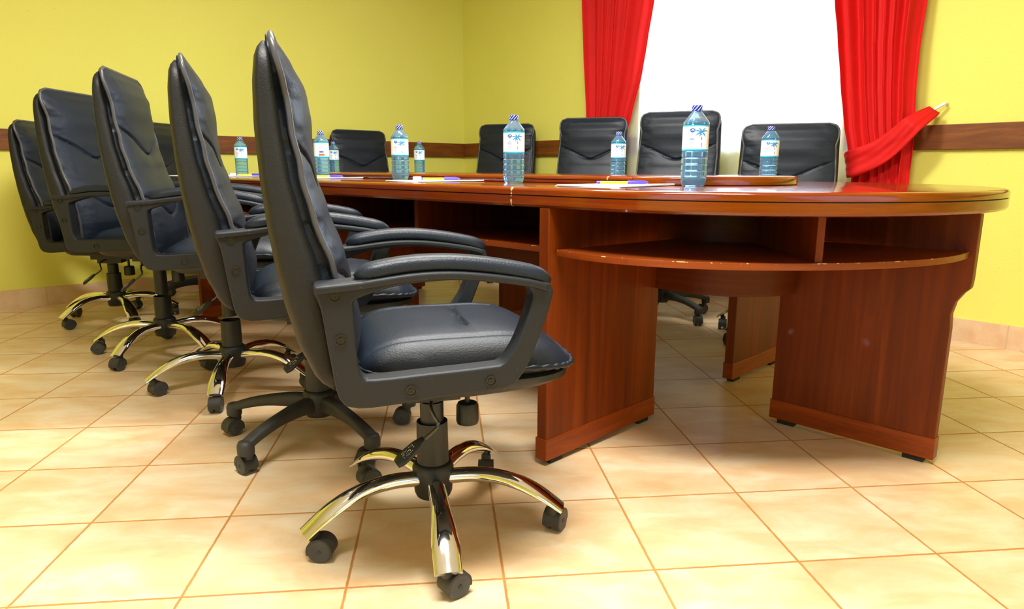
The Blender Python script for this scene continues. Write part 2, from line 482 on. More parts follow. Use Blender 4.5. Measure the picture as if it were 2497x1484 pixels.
def strip(name, origin, xdir, x0, x1, z0, z1, d, mat, bev=0.0):
    mb = MB(); mb.box(((x0 + x1) / 2, -d / 2, (z0 + z1) / 2), (x1 - x0, d, z1 - z0))
    o = struct(name, mb, mat, smooth=False, bevel=bev)
    return set_m(o, wall_frame(origin, xdir))
RZ0, RZ1 = 0.924, 1.043
strip('trim_1', v2(0, LEN_L), -DL, 0, LEN_L - 0.0, RZ0, RZ1, 0.022, mat_rail, 0.003)
strip('trim_2', v2(0, 0), DR, 0.022, WIN[0] - 0.03, RZ0, RZ1, 0.022, mat_rail, 0.003)
strip('trim_3', v2(0, 0), DR, WIN[1] + 0.03, LEN_R, RZ0, RZ1, 0.022, mat_rail, 0.003)
strip('baseboard_left', v2(0, LEN_L), -DL, 0, LEN_L, 0, 0.113, 0.012, mat_skirt)
strip('baseboard_back', v2(0, 0), DR, 0.012, LEN_R, 0, 0.113, 0.012, mat_skirt)

# ceiling fittings (out of frame, added as glowing bodies for the overhead fill lamps)
mat_diff = bpy.data.materials.new('lit_fill_diffuser'); mat_diff.use_nodes = True
mat_diff.node_tree.nodes['Principled BSDF'].inputs['Emission Color'].default_value = (1, 0.98, 0.94, 1)
mat_diff.node_tree.nodes['Principled BSDF'].inputs['Emission Strength'].default_value = 2.0
for (s_, l_) in ((4.3, 3.45), (2.9, 2.2)):
    tt = thing('ceiling_fill_light', 'long white ceiling fill light, added out of view above the table' if s_ < 4 else 'long white ceiling fill light, added out of view nearest the camera', 'ceiling light', rp(s_, l_, HT), math.atan2(DR.y, DR.x))
    mb = MB(); mb.box((0, 0, -0.03), (1.36, 0.3, 0.06)); obj('housing', mb, mat_frame_w, tt, bevel=0.006)
    mb = MB(); mb.box((0, 0, -0.075), (1.3, 0.24, 0.03)); obj('diffuser', mb, mat_diff, tt, bevel=0.01)

# ------------------------------------------------------------------ curtains
def cloth_grid(name, fn, nu, nv, mat, thick, parent=None):
    mb = MB(); vs = [fn(i / (nu - 1), j / (nv - 1)) for j in range(nv) for i in range(nu)]
    mb.add(vs, [(j * nu + i, j * nu + i + 1, (j + 1) * nu + i + 1, (j + 1) * nu + i) for j in range(nv - 1) for i in range(nu - 1)])
    o = obj(name, mb, mat, parent, angle=80)
    m = o.modifiers.new('thickness', 'SOLIDIFY'); m.thickness = thick; m.offset = 0
    return o
def wpt(s, off, z): return rp(s, off, z)
RL = [(0.02, 3.36), (0.6, 3.42), (0.79, 3.428), (0.92, 3.395), (1.07, 3.357), (1.28, 3.32), (1.49, 3.285), (1.69, 3.25), (2.6, 3.10)]
RR_ = [(0.02, 3.70), (0.78, 3.685), (0.94, 3.688), (1.11, 3.676), (1.25, 3.667), (1.44, 3.663), (1.62, 3.669), (2.6, 3.73)]
LL_ = [(0.02, 1.50), (0.9, 1.575), (1.21, 1.562), (1.57, 1.535), (1.98, 1.51), (2.6, 1.47)]
LR_ = [(0.02, 1.96), (0.8, 1.85), (0.95, 1.84), (1.08, 1.915), (1.19, 1.95), (1.44, 2.018), (1.64, 2.05), (1.88, 2.09), (2.6, 2.2)]
def curtain(name, label, L, Rr, nf, seed):
    def fn(u_, v_):
        z = 0.02 + 2.56 * v_
        a, b = interp(z, L), interp(z, Rr)
        s = a + (b - a) * u_
        w = 0.5 + 0.5 * min(1, abs(z - 0.92) / 0.7)
        ph = 2 * PI * nf * (u_ + 0.03 * math.sin(3.1 * u_ * PI + seed) + 0.012 * math.sin(2.2 * z + seed + 5 * u_))
        amp = 0.031 * w * (0.75 + 0.35 * math.sin(7.3 * u_ + seed))
        off_ = 0.10 + amp * math.sin(ph) + 0.0045 * math.sin(2.7 * ph + 1.3 + seed) * w
        return wpt(s + 0.006 * math.cos(ph), off_, z)
    o = cloth_grid(name, fn, 150, 44, mat_red, 0.003)
    return tag(o, label, 'curtain')
curtain('curtain', 'red cloth curtain tied back at the right side of the window', RL, RR_, 7, 0.6)
curtain('curtain', 'red cloth curtain at the left side of the window, behind a chair back', LL_, LR_, 6, 2.1)
def sheer(u_, v_):
    z = 0.03 + 2.5 * v_
    s = 1.78 + (3.56 - 1.78) * u_
    return wpt(s, 0.035 + 0.010 * math.sin(2 * PI * 17 * u_ + 0.8 * math.sin(9 * u_)), z)
tag(cloth_grid('sheer_curtain', sheer, 220, 8, mat_sheer, 0.0008), 'sheer white net curtain hanging across the bright window', 'sheer curtain')
mb = MB()
mb.tube([wpt(1.3, 0.10, 2.6), wpt(3.95, 0.10, 2.6)], 0.014, 12)
rod = obj('curtain_rod', mb, mat_rail); tag(rod, 'dark wooden curtain rod above the window', 'curtain rod')
for s_ in (1.33, 3.92):
    mb = MB(); mb.tube([wpt(s_, 0.0, 2.6), wpt(s_, 0.10, 2.6)], 0.009, 8); obj('rod_bracket', mb, mat_rail, rod)
for s_ in (1.3, 3.95):
    mb = MB(); mb.lathe([(0.001, -0.028), (0.02, -0.02), (0.028, 0), (0.02, 0.02), (0.001, 0.028)], 16, wpt(s_, 0.10, 2.6)); obj('rod_finial', mb, mat_rail, rod)

def tieback(name, label, cl, fn_off):
    P = catmull([(s, z, w) for s, z, w in cl], 40)
    def fn(u_, v_):
        i = u_ * 39; k = int(min(38, i)); q = P[k].lerp(P[k + 1], i - k)
        k2 = min(39, k + 1); tg = P[k2] - P[max(0, k - 1)]; tl = math.hypot(tg.x, tg.y)
        nx, nz = -tg.y / tl, tg.x / tl
        h = (v_ - 0.5) * q.z
        rip = 0.004 * math.sin(8 * v_ + 4 * u_) + 0.004 * math.sin(21 * v_ - 9 * u_) + 0.004 * noise.noise(Vector((u_ * 7, v_ * 9, 2)))
        return wpt(q.x + nx * h, fn_off(u_) + rip, q.y + nz * h)
    return tag(cloth_grid(name, fn, 50, 12, mat_red, 0.006), label, 'curtain tieback')
def off_r(u_):
    if u_ < 0.12: return 0.075 + 0.09 * math.sin(u_ / 0.12 * PI / 2)
    return 0.165 - 0.115 * max(0, (u_ - 0.80) / 0.20) ** 1.2
tieback('curtain_tieback', 'red cloth band pulling the right curtain towards the wall hook', [(3.378, 0.845, 0.12), (3.45, 0.862, 0.135), (3.55, 0.905, 0.125), (3.62, 0.957, 0.112), (3.69, 1.03, 0.098), (3.738, 1.092, 0.075), (3.752, 1.112, 0.06)], off_r)
for s_, sg, lb in ((3.757, 1, 'small white wall hook holding the right curtain band'),):
    mb = MB(); zz = 1.118 if sg > 0 else 1.05
    mb.tube([wpt(s_ + 0.034 * sg, -0.002, zz + 0.026), wpt(s_ + 0.03 * sg, 0.03, zz + 0.022), wpt(s_ + 0.005 * sg, 0.042, zz + 0.002), wpt(s_ - 0.01 * sg, 0.044, zz - 0.008)], [0.006, 0.0075, 0.007, 0.005], 10)
    tag(obj('curtain_hook', mb, mat_white_pl), lb, 'hook')

# ------------------------------------------------------------------ conference table (local x runs from the far end to the near end)
ZT = 0.781; ZB = 0.726; HW = 0.76
TC = Vector((0.727, 2.223)); TROT = math.atan2(-0.713, 0.701)
UD = Vector((-0.701, 0.713)); VD = Vector((0.713, 0.701))
def tp(u_, v_, z=0.0):
    p = TC + UD * u_ + VD * v_
    return Vector((p.x, p.y, z))
table = thing('conference_table', 'long oval cherry-brown wooden conference table with open shelves under the top', 'table', (TC.x, TC.y, 0), TROT)
UF = 2.75
def outline(hw, a_near, a_far, d, u0, u1, n=200, p_far=2.8):
    """near-side and far-side edge of the oval clipped to u0..u1, inset by d; returns closed polygon [(u,v)]"""
    W = hw - d
    def half(u_):
        if u_ < 0:
            q = min(1, -u_ / (a_near - d)); return W * math.sqrt(max(0, 1 - q * q))
        if u_ > UF:
            q = min(1, (u_ - UF) / (a_far - d)); return W * max(0, 1 - q ** p_far) ** (1 / p_far)
        return W
    us = []
    lo, hi = max(u0, -(a_near - d)), min(u1, UF + a_far - d)
    for i in range(n + 1):
        q = i / n
        us.append(q)
    def umap(q):
        if u0 < -0.3:   # near end: concentrate points at the tip
            if q < 0.7: return lo * math.cos(q / 0.7 * PI / 2)
            return 0 + (hi - 0) * (q - 0.7) / 0.3
        if u1 > UF + 0.3:
            if q > 0.4:
                return UF + (hi - UF) * math.sin((q - 0.4) / 0.6 * PI / 2)
            return lo + (UF - lo) * q / 0.4
        return lo + (hi - lo) * q
    ul = [umap(q) for q in us]
    near = [(x, -half(x)) for x in ul]
    far = [(x, half(x)) for x in reversed(ul)]
    return near + far
def slab(name, hw, an, af, u0, u1, prof, mats, parent, n=120):
    """prof: list of (inset, z, material of the band above)"""
    mb = MB(); rings = [[(-x, y, z) for x, y in outline(hw, an, af, d, u0, u1, n)] for d, z, _ in prof]
    for k in range(len(rings) - 1):
        mb.loft([rings[k], rings[k + 1]], k == 0, k == len(rings) - 2, mi=prof[k][2])
    return obj(name, mb, mats, parent, angle=30)
PT = [(0.014, ZB, 0), (0.004, ZB + 0.003, 0), (0.0, ZB + 0.009, 0), (0.0, ZB + 0.0315, 0), (0.004, ZB + 0.0318, 1), (0.004, ZB + 0.0342, 0), (0.0, ZB + 0.0345, 0),
      (0.0, ZT - 0.009, 0), (0.0015, ZT - 0.005, 0), (0.005, ZT - 0.0018, 0), (0.010, ZT - 0.0004, 0), (0.016, ZT, 0)]
g_ = 0.0012
CUT = [-1.0, 0.272, 1.45, 2.63, 4.0]
for k in range(4):
    slab('tabletop', HW, 0.72, 0.52, CUT[k] + g_, CUT[k + 1] - g_, PT, [mat_top, mat_groove], table)
# raised centre strip lying along the top
ZS = ZT + 0.026
def PS(zt, groove=True):
    p = [(0.003, ZT, 0), (0.0, ZT + 0.003, 0)]
    if groove: p += [(0.0, ZT + 0.011, 0), (0.003, ZT + 0.0113, 1), (0.003, ZT + 0.0135, 0), (0.0, ZT + 0.0138, 0)]
    return p + [(0.0, zt - 0.008, 0), (0.002, zt - 0.004, 0), (0.006, zt - 0.001, 0), (0.012, zt, 0)]
SW = 0.33
def strip_slab(name, u0, u1, near_end, far_end, zt, groove):
    def ol(d):
        W = SW - d; pts = []
        N = 40
        if near_end:
            near = [(u1 - 0 if False else (UE - (0.33 - d) * math.cos(PI / 2 * i / N)), -W * math.sin(PI / 2 * i / N)) for i in range(N + 1)]
            near += [(u1, -W)]
        elif far_end:
            near = [(u0, -W)] + [(UG + (0.30 - d) * math.sin(PI / 2 * i / N), -W * math.cos(PI / 2 * i / N)) for i in range(N + 1)]
        else: near = [(u0, -W), (u1, -W)]
        return near + [(x, -y) for x, y in reversed(near)]
    mb = MB(); pr = PS(zt, groove)
    rings = [[(-x, y, z) for x, y in ol(d)] for d, z, _ in pr]
    for k in range(len(rings) - 1): mb.loft([rings[k], rings[k + 1]], k == 0, k == len(rings) - 2, mi=pr[k][2])
    return obj(name, mb, [mat_top, mat_groove], table, angle=30)
UE, UG = 0.16, 2.72
strip_slab('raised_strip', None, 0.175, True, False, ZS + 0.002, False)
for a_, b_ in ((0.177, 1.449), (1.451, 2.62)): strip_slab('raised_strip', a_, b_, False, False, ZS, True)
strip_slab('raised_strip', 2.622, None, False, True, ZS, True)

# legs: upright panels with a plinth strip and black feet
def leg_panel(axis, at, lo, hi, shape=None, th=0.036, lbl=None):
    mb = MB()
    poly = shape if shape else [(lo, 0.014), (hi, 0.014), (hi, ZB + 0.002), (lo, ZB + 0.002)]
    mb.prism(poly, axis, at - th / 2, at + th / 2)
    o = obj('leg_panel', mb, mat_panel, table, smooth=False, bevel=0.003)
    zz = [(p, q) for p, q in poly if q < 0.03]
    a, b = min(p for p, q in zz), max(p for p, q in zz)
    m2 = MB(); c = ((a + b) / 2, at) if axis == 'y' else (at, (a + b) / 2)
    d = (b - a + 0.006, th + 0.006) if axis == 'y' else (th + 0.006, b - a + 0.006)
    m2.box((c[0], c[1], 0.048), (d[0], d[1], 0.064))
    obj('plinth', m2, mat_plinth, o, smooth=False, bevel=0.002)
    for e in (a + 0.05, b - 0.05):
        m3 = MB(); cc = (e, at) if axis == 'y' else (at, e)
        m3.box((cc[0], cc[1], 0.008), (0.055 if axis == 'y' else 0.03, 0.03 if axis == 'y' else 0.055, 0.016))
        obj('rubber_foot', m3, mat_rubber, o, smooth=False, bevel=0.002)
    return o
for u_ in (0.150, 1.45, 2.70):
    leg_panel('x', -u_, -0.757, -0.222)
    leg_panel('x', -u_, 0.325, 0.757)
def end_shape(sx, x0, x1):
    # x1 is the outer edge at the top; sweeps in below the shelf
    prof = [(0.0, 0.014), (0.0, 0.40), (-0.003, 0.44), (0.004, 0.475), (0.02, 0.502), (0.034, 0.517), (0.036, 0.54), (0.036, ZB + 0.002)]
    pts = [(sx * x0, 0.014)] + [(sx * (x1 - 0.036 + p), z) for p, z in prof] + [(sx * x0, ZB + 0.002)]
    return pts
leg_panel('y', 0.06, 0, 0, end_shape(1, 0.155, 0.668))
leg_panel('y', 0.0, 0, 0, [(-3.18, 0.014), (-2.92, 0.014), (-2.92, ZB + 0.002), (-3.18, ZB + 0.002)])
# modesty panels (curved round the near end, straight along the modules)
def wall_path(path, z0, z1, th, name, mat):
    mb = MB(); pts = [Vector((p[0], p[1], 0)) for p in path]; L_, R__ = [], []
    for i, p in enumerate(pts):
        tg = (pts[min(i + 1, len(pts) - 1)] - pts[max(0, i - 1)]).normalized(); nn = Vector((-tg.y, tg.x, 0)) * th / 2
        L_.append(p + nn); R__.append(p - nn)
    ring = L_ + R__[::-1]
    mb.loft([[(p.x, p.y, z0) for p in ring], [(p.x, p.y, z1) for p in ring]])
    return obj(name, mb, mat, table, angle=30)
def arc(cx_, r, a0, a1, n=24): return [(cx_ + r * math.cos(a0 + (a1 - a0) * i / n), r * math.sin(a0 + (a1 - a0) * i / n)) for i in range(n + 1)]
ZM = 0.452
wall_path([(-0.130, -0.235)] + arc(-0.02, 0.235, -PI / 2, -0.0), ZM, ZB, 0.016, 'modesty_panel', mat_modesty)
wall_path(arc(-0.02, 0.235, 0.34, PI / 2) + [(-0.130, 0.235)], ZM, ZB, 0.016, 'modesty_panel', mat_modesty)
for sgn in (-1, 1):
    for a_, b_ in ((-1.43, -0.170), (-2.68, -1.47)):
        wall_path([(a_, sgn * 0.235), (b_, sgn * 0.235)], ZM, ZB, 0.016, 'modesty_panel', mat_modesty)
# shelves under the top
def shelf(poly, name='shelf'):
    mb = MB(); mb.prism(poly, 'z', 0.600, 0.617); return obj(name, mb, mat_shelf, table, smooth=False, bevel=0.001)
def ring_poly(r_out, ro_y, a0, a1, n=28):
    o_ = []
    for i in range(n + 1):
        a = a0 + (a1 - a0) * i / n; q = r_out + (ro_y - r_out) * abs(math.sin(a)) ** 5
        o_.append((q * math.cos(a), q * math.sin(a)))
    i_ = [(-0.02 + 0.245 * math.cos(a0 + (a1 - a0) * i / n), 0.245 * math.sin(a0 + (a1 - a0) * i / n)) for i in range(n + 1)]
    return o_ + i_[::-1]
shelf(ring_poly(0.655, 0.75, -PI / 2 - 0.17, 0.055))
shelf(ring_poly(0.655, 0.75, 0.13, PI / 2 + 0.17))
for sgn in (-1, 1):
    for a_, b_ in ((-1.43, -0.170), (-2.68, -1.47)):
        y0, y1 = (sgn * 0.245, sgn * 0.70)
        shelf([(a_, min(y0, y1)), (b_, min(y0, y1)), (b_, max(y0, y1)), (a_, max(y0, y1))])
def divider(c, d, rz):
    mb = MB(); mb.box((c[0], c[1], (0.617 + ZB) / 2), (d[0], d[1], ZB - 0.617), rz); return obj('divider', mb, mat_panel, table, smooth=False, bevel=0.001)
for sg in (-1, 1):
    a = sg * R(46)
    divider((0.455 * math.cos(a), 0.455 * math.sin(a)), (0.42, 0.018), a)
    for u_ in (0.80, 2.08): divider((-u_, sg * 0.47), (0.018, 0.45), 0)
mb = MB(); mb.box((0.185, 0.028, 0.46), (0.03, 0.012, 0.03)); obj('metal_bracket', mb, mat_steel, table, smooth=False)

# ------------------------------------------------------------------ office chair (faces local +x; right side = -y)
def sgnpow(x, p): return math.copysign(abs(x) ** p, x)
ZTOP = 1.042
XR = [(0.425, -0.222), (0.435, -0.236), (0.46, -0.253), (0.52, -0.277), (0.60, -0.296), (0.66, -0.306), (0.74, -0.315), (0.82, -0.321), (0.90, -0.324), (0.97, -0.322), (1.02, -0.316), (1.05, -0.306)]
XS = [(0.425, -0.207), (0.45, -0.204), (0.52, -0.204), (0.60, -0.211), (0.66, -0.226), (0.74, -0.250), (0.82, -0.267), (0.90, -0.277), (0.97, -0.283), (1.05, -0.288)]
def back_w(z):
    w = interp(z, [(0.42, 0.226), (0.46, 0.238), (0.60, 0.243), (0.80, 0.240), (0.95, 0.236), (1.05, 0.233)])
    z1 = ZTOP - 0.062
    if z > z1: w = w - 0.06 + 0.06 * max(0.0, 1 - ((z - z1) / (ZTOP - z1)) ** 2.4) ** (1 / 2.4)
    if z < 0.47: w *= (1 - ((0.47 - z) / 0.055) ** 2.5) ** (1 / 2.5) * 0.12 + 0.88 if z > 0.416 else 1
    return w
def zV(y):   # upper V seam
    a = abs(y) / 0.232
    return 0.784 + 0.088 * (0.5 * (math.sqrt(a * a + 0.012) - 0.11) / 0.896 + 0.5 * (0.5 - 0.5 * math.cos(PI * min(1, a ** 0.9))))
def zV2(y):
    a = abs(y) / 0.232
    return 0.575 + 0.07 * (0.5 - 0.5 * math.cos(PI * min(1, a ** 0.9)))
def shell_mesh():
    mb = MB(); rings = []
    zs = [0.426 + (ZTOP - 0.426) * (i / 46) for i in range(46)] + [ZTOP - 0.004, ZTOP - 0.0012, ZTOP - 0.0002]
    zs.sort()
    for z in zs:
        xr, xs, w = interp(z, XR), interp(z, XS), back_w(z)
        tp_ = 1.0
        if z > ZTOP - 0.03: tp_ = math.sqrt(max(0.02, 1 - ((z - (ZTOP - 0.03)) / 0.03) ** 2))
        if z < 0.445: tp_ = math.sqrt(max(0.05, 1 - ((0.445 - z) / 0.02) ** 2))
        xc, t2 = (xr + xs) / 2, (xs - xr) / 2 * tp_
        ring = []
        for k in range(56):
            a = 2 * PI * k / 56
            y = w * sgnpow(math.cos(a), 0.26); x = xc + t2 * sgnpow(math.sin(a), 0.5)
            x += 0.010 * (y / 0.236) ** 2 - 0.006
            ring.append((x, y, z))
        rings.append(ring)
    mb.loft(rings)
    return mb.mesh('backrest_shell', mat_leather_b, angle=60)
ZC0, ZC1 = 0.458, ZTOP + 0.012
def pipx(z): return interp(z, [(0.44, -0.183), (0.52, -0.180), (0.60, -0.190), (0.66, -0.203), (0.74, -0.231), (0.82, -0.248), (0.90, -0.260), (0.97, -0.268), (1.02, -0.279), (1.06, -0.288)])
def cw(z):
    w = interp(z, [(0.44, 0.222), (0.60, 0.228), (0.80, 0.226), (0.91, 0.220), (0.945, 0.217), (0.99, 0.228), (1.06, 0.226)])
    z1 = ZC1 - 0.045
    if z > z1: w = w - 0.045 + 0.045 * max(0.0, 1 - ((z - z1) / (ZC1 - z1)) ** 2.2) ** (1 / 2.2)
    return w
def bulge(z): return interp(z, [(0.45, 0.018), (0.52, 0.030), (0.58, 0.026), (0.66, 0.025), (0.76, 0.025), (0.80, 0.022), (0.86, 0.024), (0.93, 0.032), (0.98, 0.031), (1.02, 0.020), (1.045, 0.008), (1.06, 0.002)])
def cushion_mesh():
    mb = MB(); rings = []; NZ = 190
    for j in range(NZ + 1):
        z = ZC0 + (ZC1 - ZC0) * j / NZ
        w = max(0.012, cw(z)); xp = pipx(z); xs = interp(z, XS) - 0.006
        if z > ZTOP - 0.02: xs = max(xs, xp - 0.012)
        ring = []
        M_ = 48
        for k in range(M_ + 1):
            q = -1 + 2 * k / M_
            y = w * math.sin(q * PI / 2) if True else w * q
            e = abs(y / w)
            b = bulge(z) * (1 - e ** 3.2) ** 0.7
            for zs_, dp in ((zV(y), 0.010), (zV2(y), 0.008)):
                d = z - zs_
                b -= dp * math.exp(-(d / 0.0048) ** 2) * (1 - e ** 8)
                b -= 0.003 * math.exp(-(d / 0.03) ** 2)
            edge_w = max(0, e - 0.55) / 0.45
            b += 0.0055 * edge_w * (noise.noise(Vector((y * 9, z * 26, 3.0))) + 0.6 * noise.noise(Vector((y * 30, z * 60, 7.0)))) * (1 - e ** 8)
            yy = y + (0.010 * (1 if y > 0 else -1) * (y / 0.23) ** 8) * 0
            ring.append((xp + max(b, -0.001), yy, z))
        gus = 0.006 * noise.noise(Vector((1.7, z * 30, 0.4)))
        for fr_, sd in ((0.4, 1), (0.8, 1), (1.0, 1)):
            ring.append((xp + (xs - xp) * fr_, sd * (w - 0.014 * math.sin(fr_ * PI * 0.8) - 1.4 * max(0, gus) * math.sin(fr_ * PI)), z))
        for fr_, sd in ((1.0, -1), (0.8, -1), (0.4, -1)):
            ring.append((xp + (xs - xp) * fr_, sd * (w - 0.014 * math.sin(fr_ * PI * 0.8) - 1.4 * max(0, gus) * math.sin(fr_ * PI)), z))
        rings.append(ring)
    mb.loft(rings)
    return mb.mesh('back_cushion', mat_leather, angle=50)
def back_piping_mesh():
    P = []
    zs = [ZC0 + (ZC1 - ZC0) * i / 60 for i in range(61)]
    wob_ = lambda z: 0.0022 * noise.noise(Vector((z * 22, 1.1, 0)))
    for z in zs: P.append((pipx(z) + wob_(z), -max(0.012, cw(z)), z))
    for z in reversed(zs): P.append((pipx(z) + wob_(z), max(0.012, cw(z)), z))
    mb = MB(); mb.tube(P, 0.0055, 8, up=(1, 0, 0)); return mb.mesh('piping', mat_thread, angle=70)
# seat
def seat_pt(a, r):
    c, s_ = math.cos(a), math.sin(a)
    n = 0.5 if c > 0 else 0.36
    x = 0.052 + (0.236 if c > 0 else 0.226) * r * sgnpow(c, n); y = 0.243 * r * sgnpow(s_, n if c > 0 else 0.4)
    return x, y
def seat_edge_z(x): return 0.446 - 0.016 * max(0, (x - 0.12) / 0.17) ** 2 + 0.006 * max(0, (-0.05 - x) / 0.12)
def seat_mesh():
    mb = MB(); rings = []; N = 200
    prof = [(0.90, 'b'), (0.965, 'm'), (1.0, 'e')]
    rings.append([(*seat_pt(2 * PI * k / N, 0.90), 0.424) for k in range(N)])
    ring = []
    for k in range(N):
        x, y = seat_pt(2 * PI * k / N, 0.965); ring.append((x, y, seat_edge_z(x) - 0.010))
    rings.append(ring)
    rs = [1.0, 0.985, 0.965, 0.945, 0.92, 0.895] + [0.87 - 0.0215 * i for i in range(40)]
    for r in rs:
        ring = []
        for k in range(N):
            x, y = seat_pt(2 * PI * k / N, r)
            h = 0.072 * (1 - r ** 3.4) ** 0.72
            h -= 0.016 * max(0, (x - 0.12) / 0.17) ** 1.5 * (1 - r)
            z = seat_edge_z(x) + h
            ay = abs(y)
            if r < 0.97:
                z -= 0.0085 * math.exp(-((x - 0.062 - 0.02 * (ay / 0.24) ** 2) / 0.0048) ** 2)
                z -= 0.0075 * math.exp(-((ay - 0.160) / 0.010) ** 2) * (1 if x < 0.17 else 0.3)
                z -= 0.009 / (1 + math.exp((ay - 0.158) / 0.006))
            if r > 0.9 and r < 1: z += 0.002 * noise.noise(Vector((x * 30, y * 30, 0)))
            ring.append((x, y, z))
        rings.append(ring)
    mb.loft(rings)
    return mb.mesh('seat_cushion', mat_leather, angle=60)
def seat_piping_mesh():
    P, rad = [], []; N = 160
    for k in range(N):
        x, y = seat_pt(2 * PI * k / N, 1.004); P.append((x, y, seat_edge_z(x)))
        rad.append(0.0052 + (0.0018 * math.sin(k * 1.7) if x > 0.15 else 0.0004 * math.sin(k * 0.9)))
    mb = MB(); mb.tube(P, rad, 8, closed=True); return mb.mesh('piping', mat_leather, angle=70)
def pan_mesh():
    mb = MB(); rings = []; N = 64
    for sc_, z in ((0.70, 0.378), (0.86, 0.384), (0.93, 0.394), (0.955, 0.408), (0.95, 0.420), (0.90, 0.427)):
        ring = []
        for k in range(N):
            x, y = seat_pt(2 * PI * k / N, sc_); ring.append((x + 0.004, y, z + 0.012 * max(0, x / 0.27) if z < 0.4 else z))
        rings.append(ring)
    mb.loft(rings); return mb.mesh('seat_pan', mat_plastic, angle=50)
# arms
OUT = [[(-0.236, 0.622), (-0.226, 0.592), (-0.218, 0.527), (-0.208, 0.453), (-0.203, 0.432)],
       [(-0.192, 0.416), (-0.16, 0.410), (-0.08, 0.414), (0.0, 0.420), (0.092, 0.424)],
       [(0.115, 0.431), (0.137, 0.460), (0.156, 0.502), (0.179, 0.563), (0.191, 0.606)],
       [(0.185, 0.622), (0.147, 0.634), (0.071, 0.646), (0.0, 0.653), (-0.07, 0.653), (-0.14, 0.644), (-0.19, 0.638), (-0.238, 0.636)]]
INN = [[(-0.172, 0.604), (-0.171, 0.56), (-0.169, 0.51), (-0.167, 0.485), (-0.165, 0.474)],
       [(-0.157, 0.463), (-0.12, 0.463), (-0.05, 0.466), (0.03, 0.469), (0.088, 0.472)],
       [(0.098, 0.478), (0.118, 0.508), (0.132, 0.54), (0.146, 0.580), (0.151, 0.602)],
       [(0.143, 0.616), (0.108, 0.627), (0.071, 0.632), (0.0, 0.635), (-0.07, 0.632), (-0.11, 0.626), (-0.15, 0.615), (-0.166, 0.609)]]
def arm_mesh(sd):
    o_, i_ = [], []
    for A_, B_ in zip(OUT, INN):
        o_ += [(p.x, p.y) for p in catmull([(a, b, 0) for a, b in A_], 14)]
        i_ += [(p.x, p.y) for p in catmull([(a, b, 0) for a, b in B_], 14)]
    n = len(o_); mb = MB(); y0, y1 = sd * 0.250, sd * 0.296
    vs = [(x, y0, z) for x, z in o_] + [(x, y1, z) for x, z in o_] + [(x, y0, z) for x, z in i_] + [(x, y1, z) for x, z in i_]
    fs = []
    for k in range(n):
        j = (k + 1) % n
        fs += [(k, j, n + j, n + k), (2 * n + k, 3 * n + k, 3 * n + j, 2 * n + j), (n + k, n + j, 3 * n + j, 3 * n + k), (k, 2 * n + k, 2 * n + j, j)]
    mb.add(vs, fs)
    # beam thickened inwards under the pad
    top = catmull([(-0.236, 0, 0.629), (-0.165, 0, 0.634), (-0.07, 0, 0.645), (0.0, 0, 0.646), (0.071, 0, 0.639), (0.147, 0, 0.626), (0.178, 0, 0.616)], 24)
    rings = []
    for p in top:
        rings.append([(p.x, sd * 0.236, p.z - 0.009), (p.x, sd * 0.3045, p.z - 0.009), (p.x, sd * 0.3045, p.z + 0.006), (p.x, sd * 0.236, p.z + 0.006)])
    mb.loft(rings)
    return mb.mesh('armrest', mat_arm, angle=35)
def pad_mesh(sd):
    P = catmull([(-0.166, 0, 0.640), (-0.145, 0, 0.648), (-0.074, 0, 0.659), (0.0, 0, 0.660), (0.071, 0, 0.652), (0.147, 0, 0.637), (0.188, 0, 0.622)], 30)
    mb = MB(); rings = []
    for i, p in enumerate(P):
        tg = (P[min(29, i + 1)] - P[max(0, i - 1)]).normalized(); nn = Vector((-tg.z, 0, tg.x))
        e = min(i, 29 - i); k = min(1, math.sqrt(1 - (1 - min(1, (e + 0.3) / 4)) ** 2) + 0.05)
        ring = []
        for m in range(22):
            a = 2 * PI * m / 22
            yy = 0.028 * k * sgnpow(math.cos(a), 0.6); hh = sgnpow(math.sin(a), 0.75) * (0.020 if math.sin(a) > 0 else 0.009) * k
            ring.append(Vector((p.x, sd * 0.270 + yy, p.z)) + nn * hh)
        rings.append(ring)
    mb.loft(rings); return mb.mesh('arm_pad', mat_leather, angle=60)
def screw_mesh():
    mb = MB(); m = Matrix.Rotation(PI / 2, 3, 'X')
    mb.lathe([(0.0105, -0.002), (0.0105, 0.0015), (0.0085, 0.0015), (0.0075, -0.001), (0.0048, -0.001), (0.0045, 0.001), (0.002, 0.001), (0.0016, -0.0005)], 20, mat=m)
    return mb.mesh('screw', mat_screw, angle=30)
SCREWS = [(-0.202, 0.616), (-0.196, 0.539), (-0.078, 0.437), (0.070, 0.444)]
def mech_mesh():
    mb = MB(); mb.box((0.02, 0, 0.362), (0.20, 0.13, 0.036)); mb.box((0.0, 0, 0.335), (0.12, 0.075, 0.03)); mb.lathe([(0.03, 0.315), (0.034, 0.325), (0.034, 0.34)], 20)
    return mb.mesh('tilt_mechanism', mat_plastic, angle=30)
def knob_mesh():
    mb = MB(); mb.lathe([(0.006, 0.352), (0.006, 0.300), (0.022, 0.298), (0.0255, 0.292), (0.0265, 0.255), (0.0245, 0.249), (0.002, 0.248)], 60, (0.083, 0, 0), fn=lambda a, z: 1 - (0.03 if (math.sin(a * 20) < 0 and 0.25 < z < 0.295) else 0))
    return mb.mesh('tension_knob', mat_plastic, angle=30)
def lever_mesh():
    mb = MB(); mb.tube(catmull([(0.0, -0.045, 0.345), (-0.016, -0.10, 0.335), (-0.012, -0.118, 0.318), (-0.004, -0.127, 0.303), (-0.012, -0.13, 0.291), (-0.036, -0.132, 0.273)], 20), 0.004, 8)
    return mb.mesh('height_lever', mat_steel)
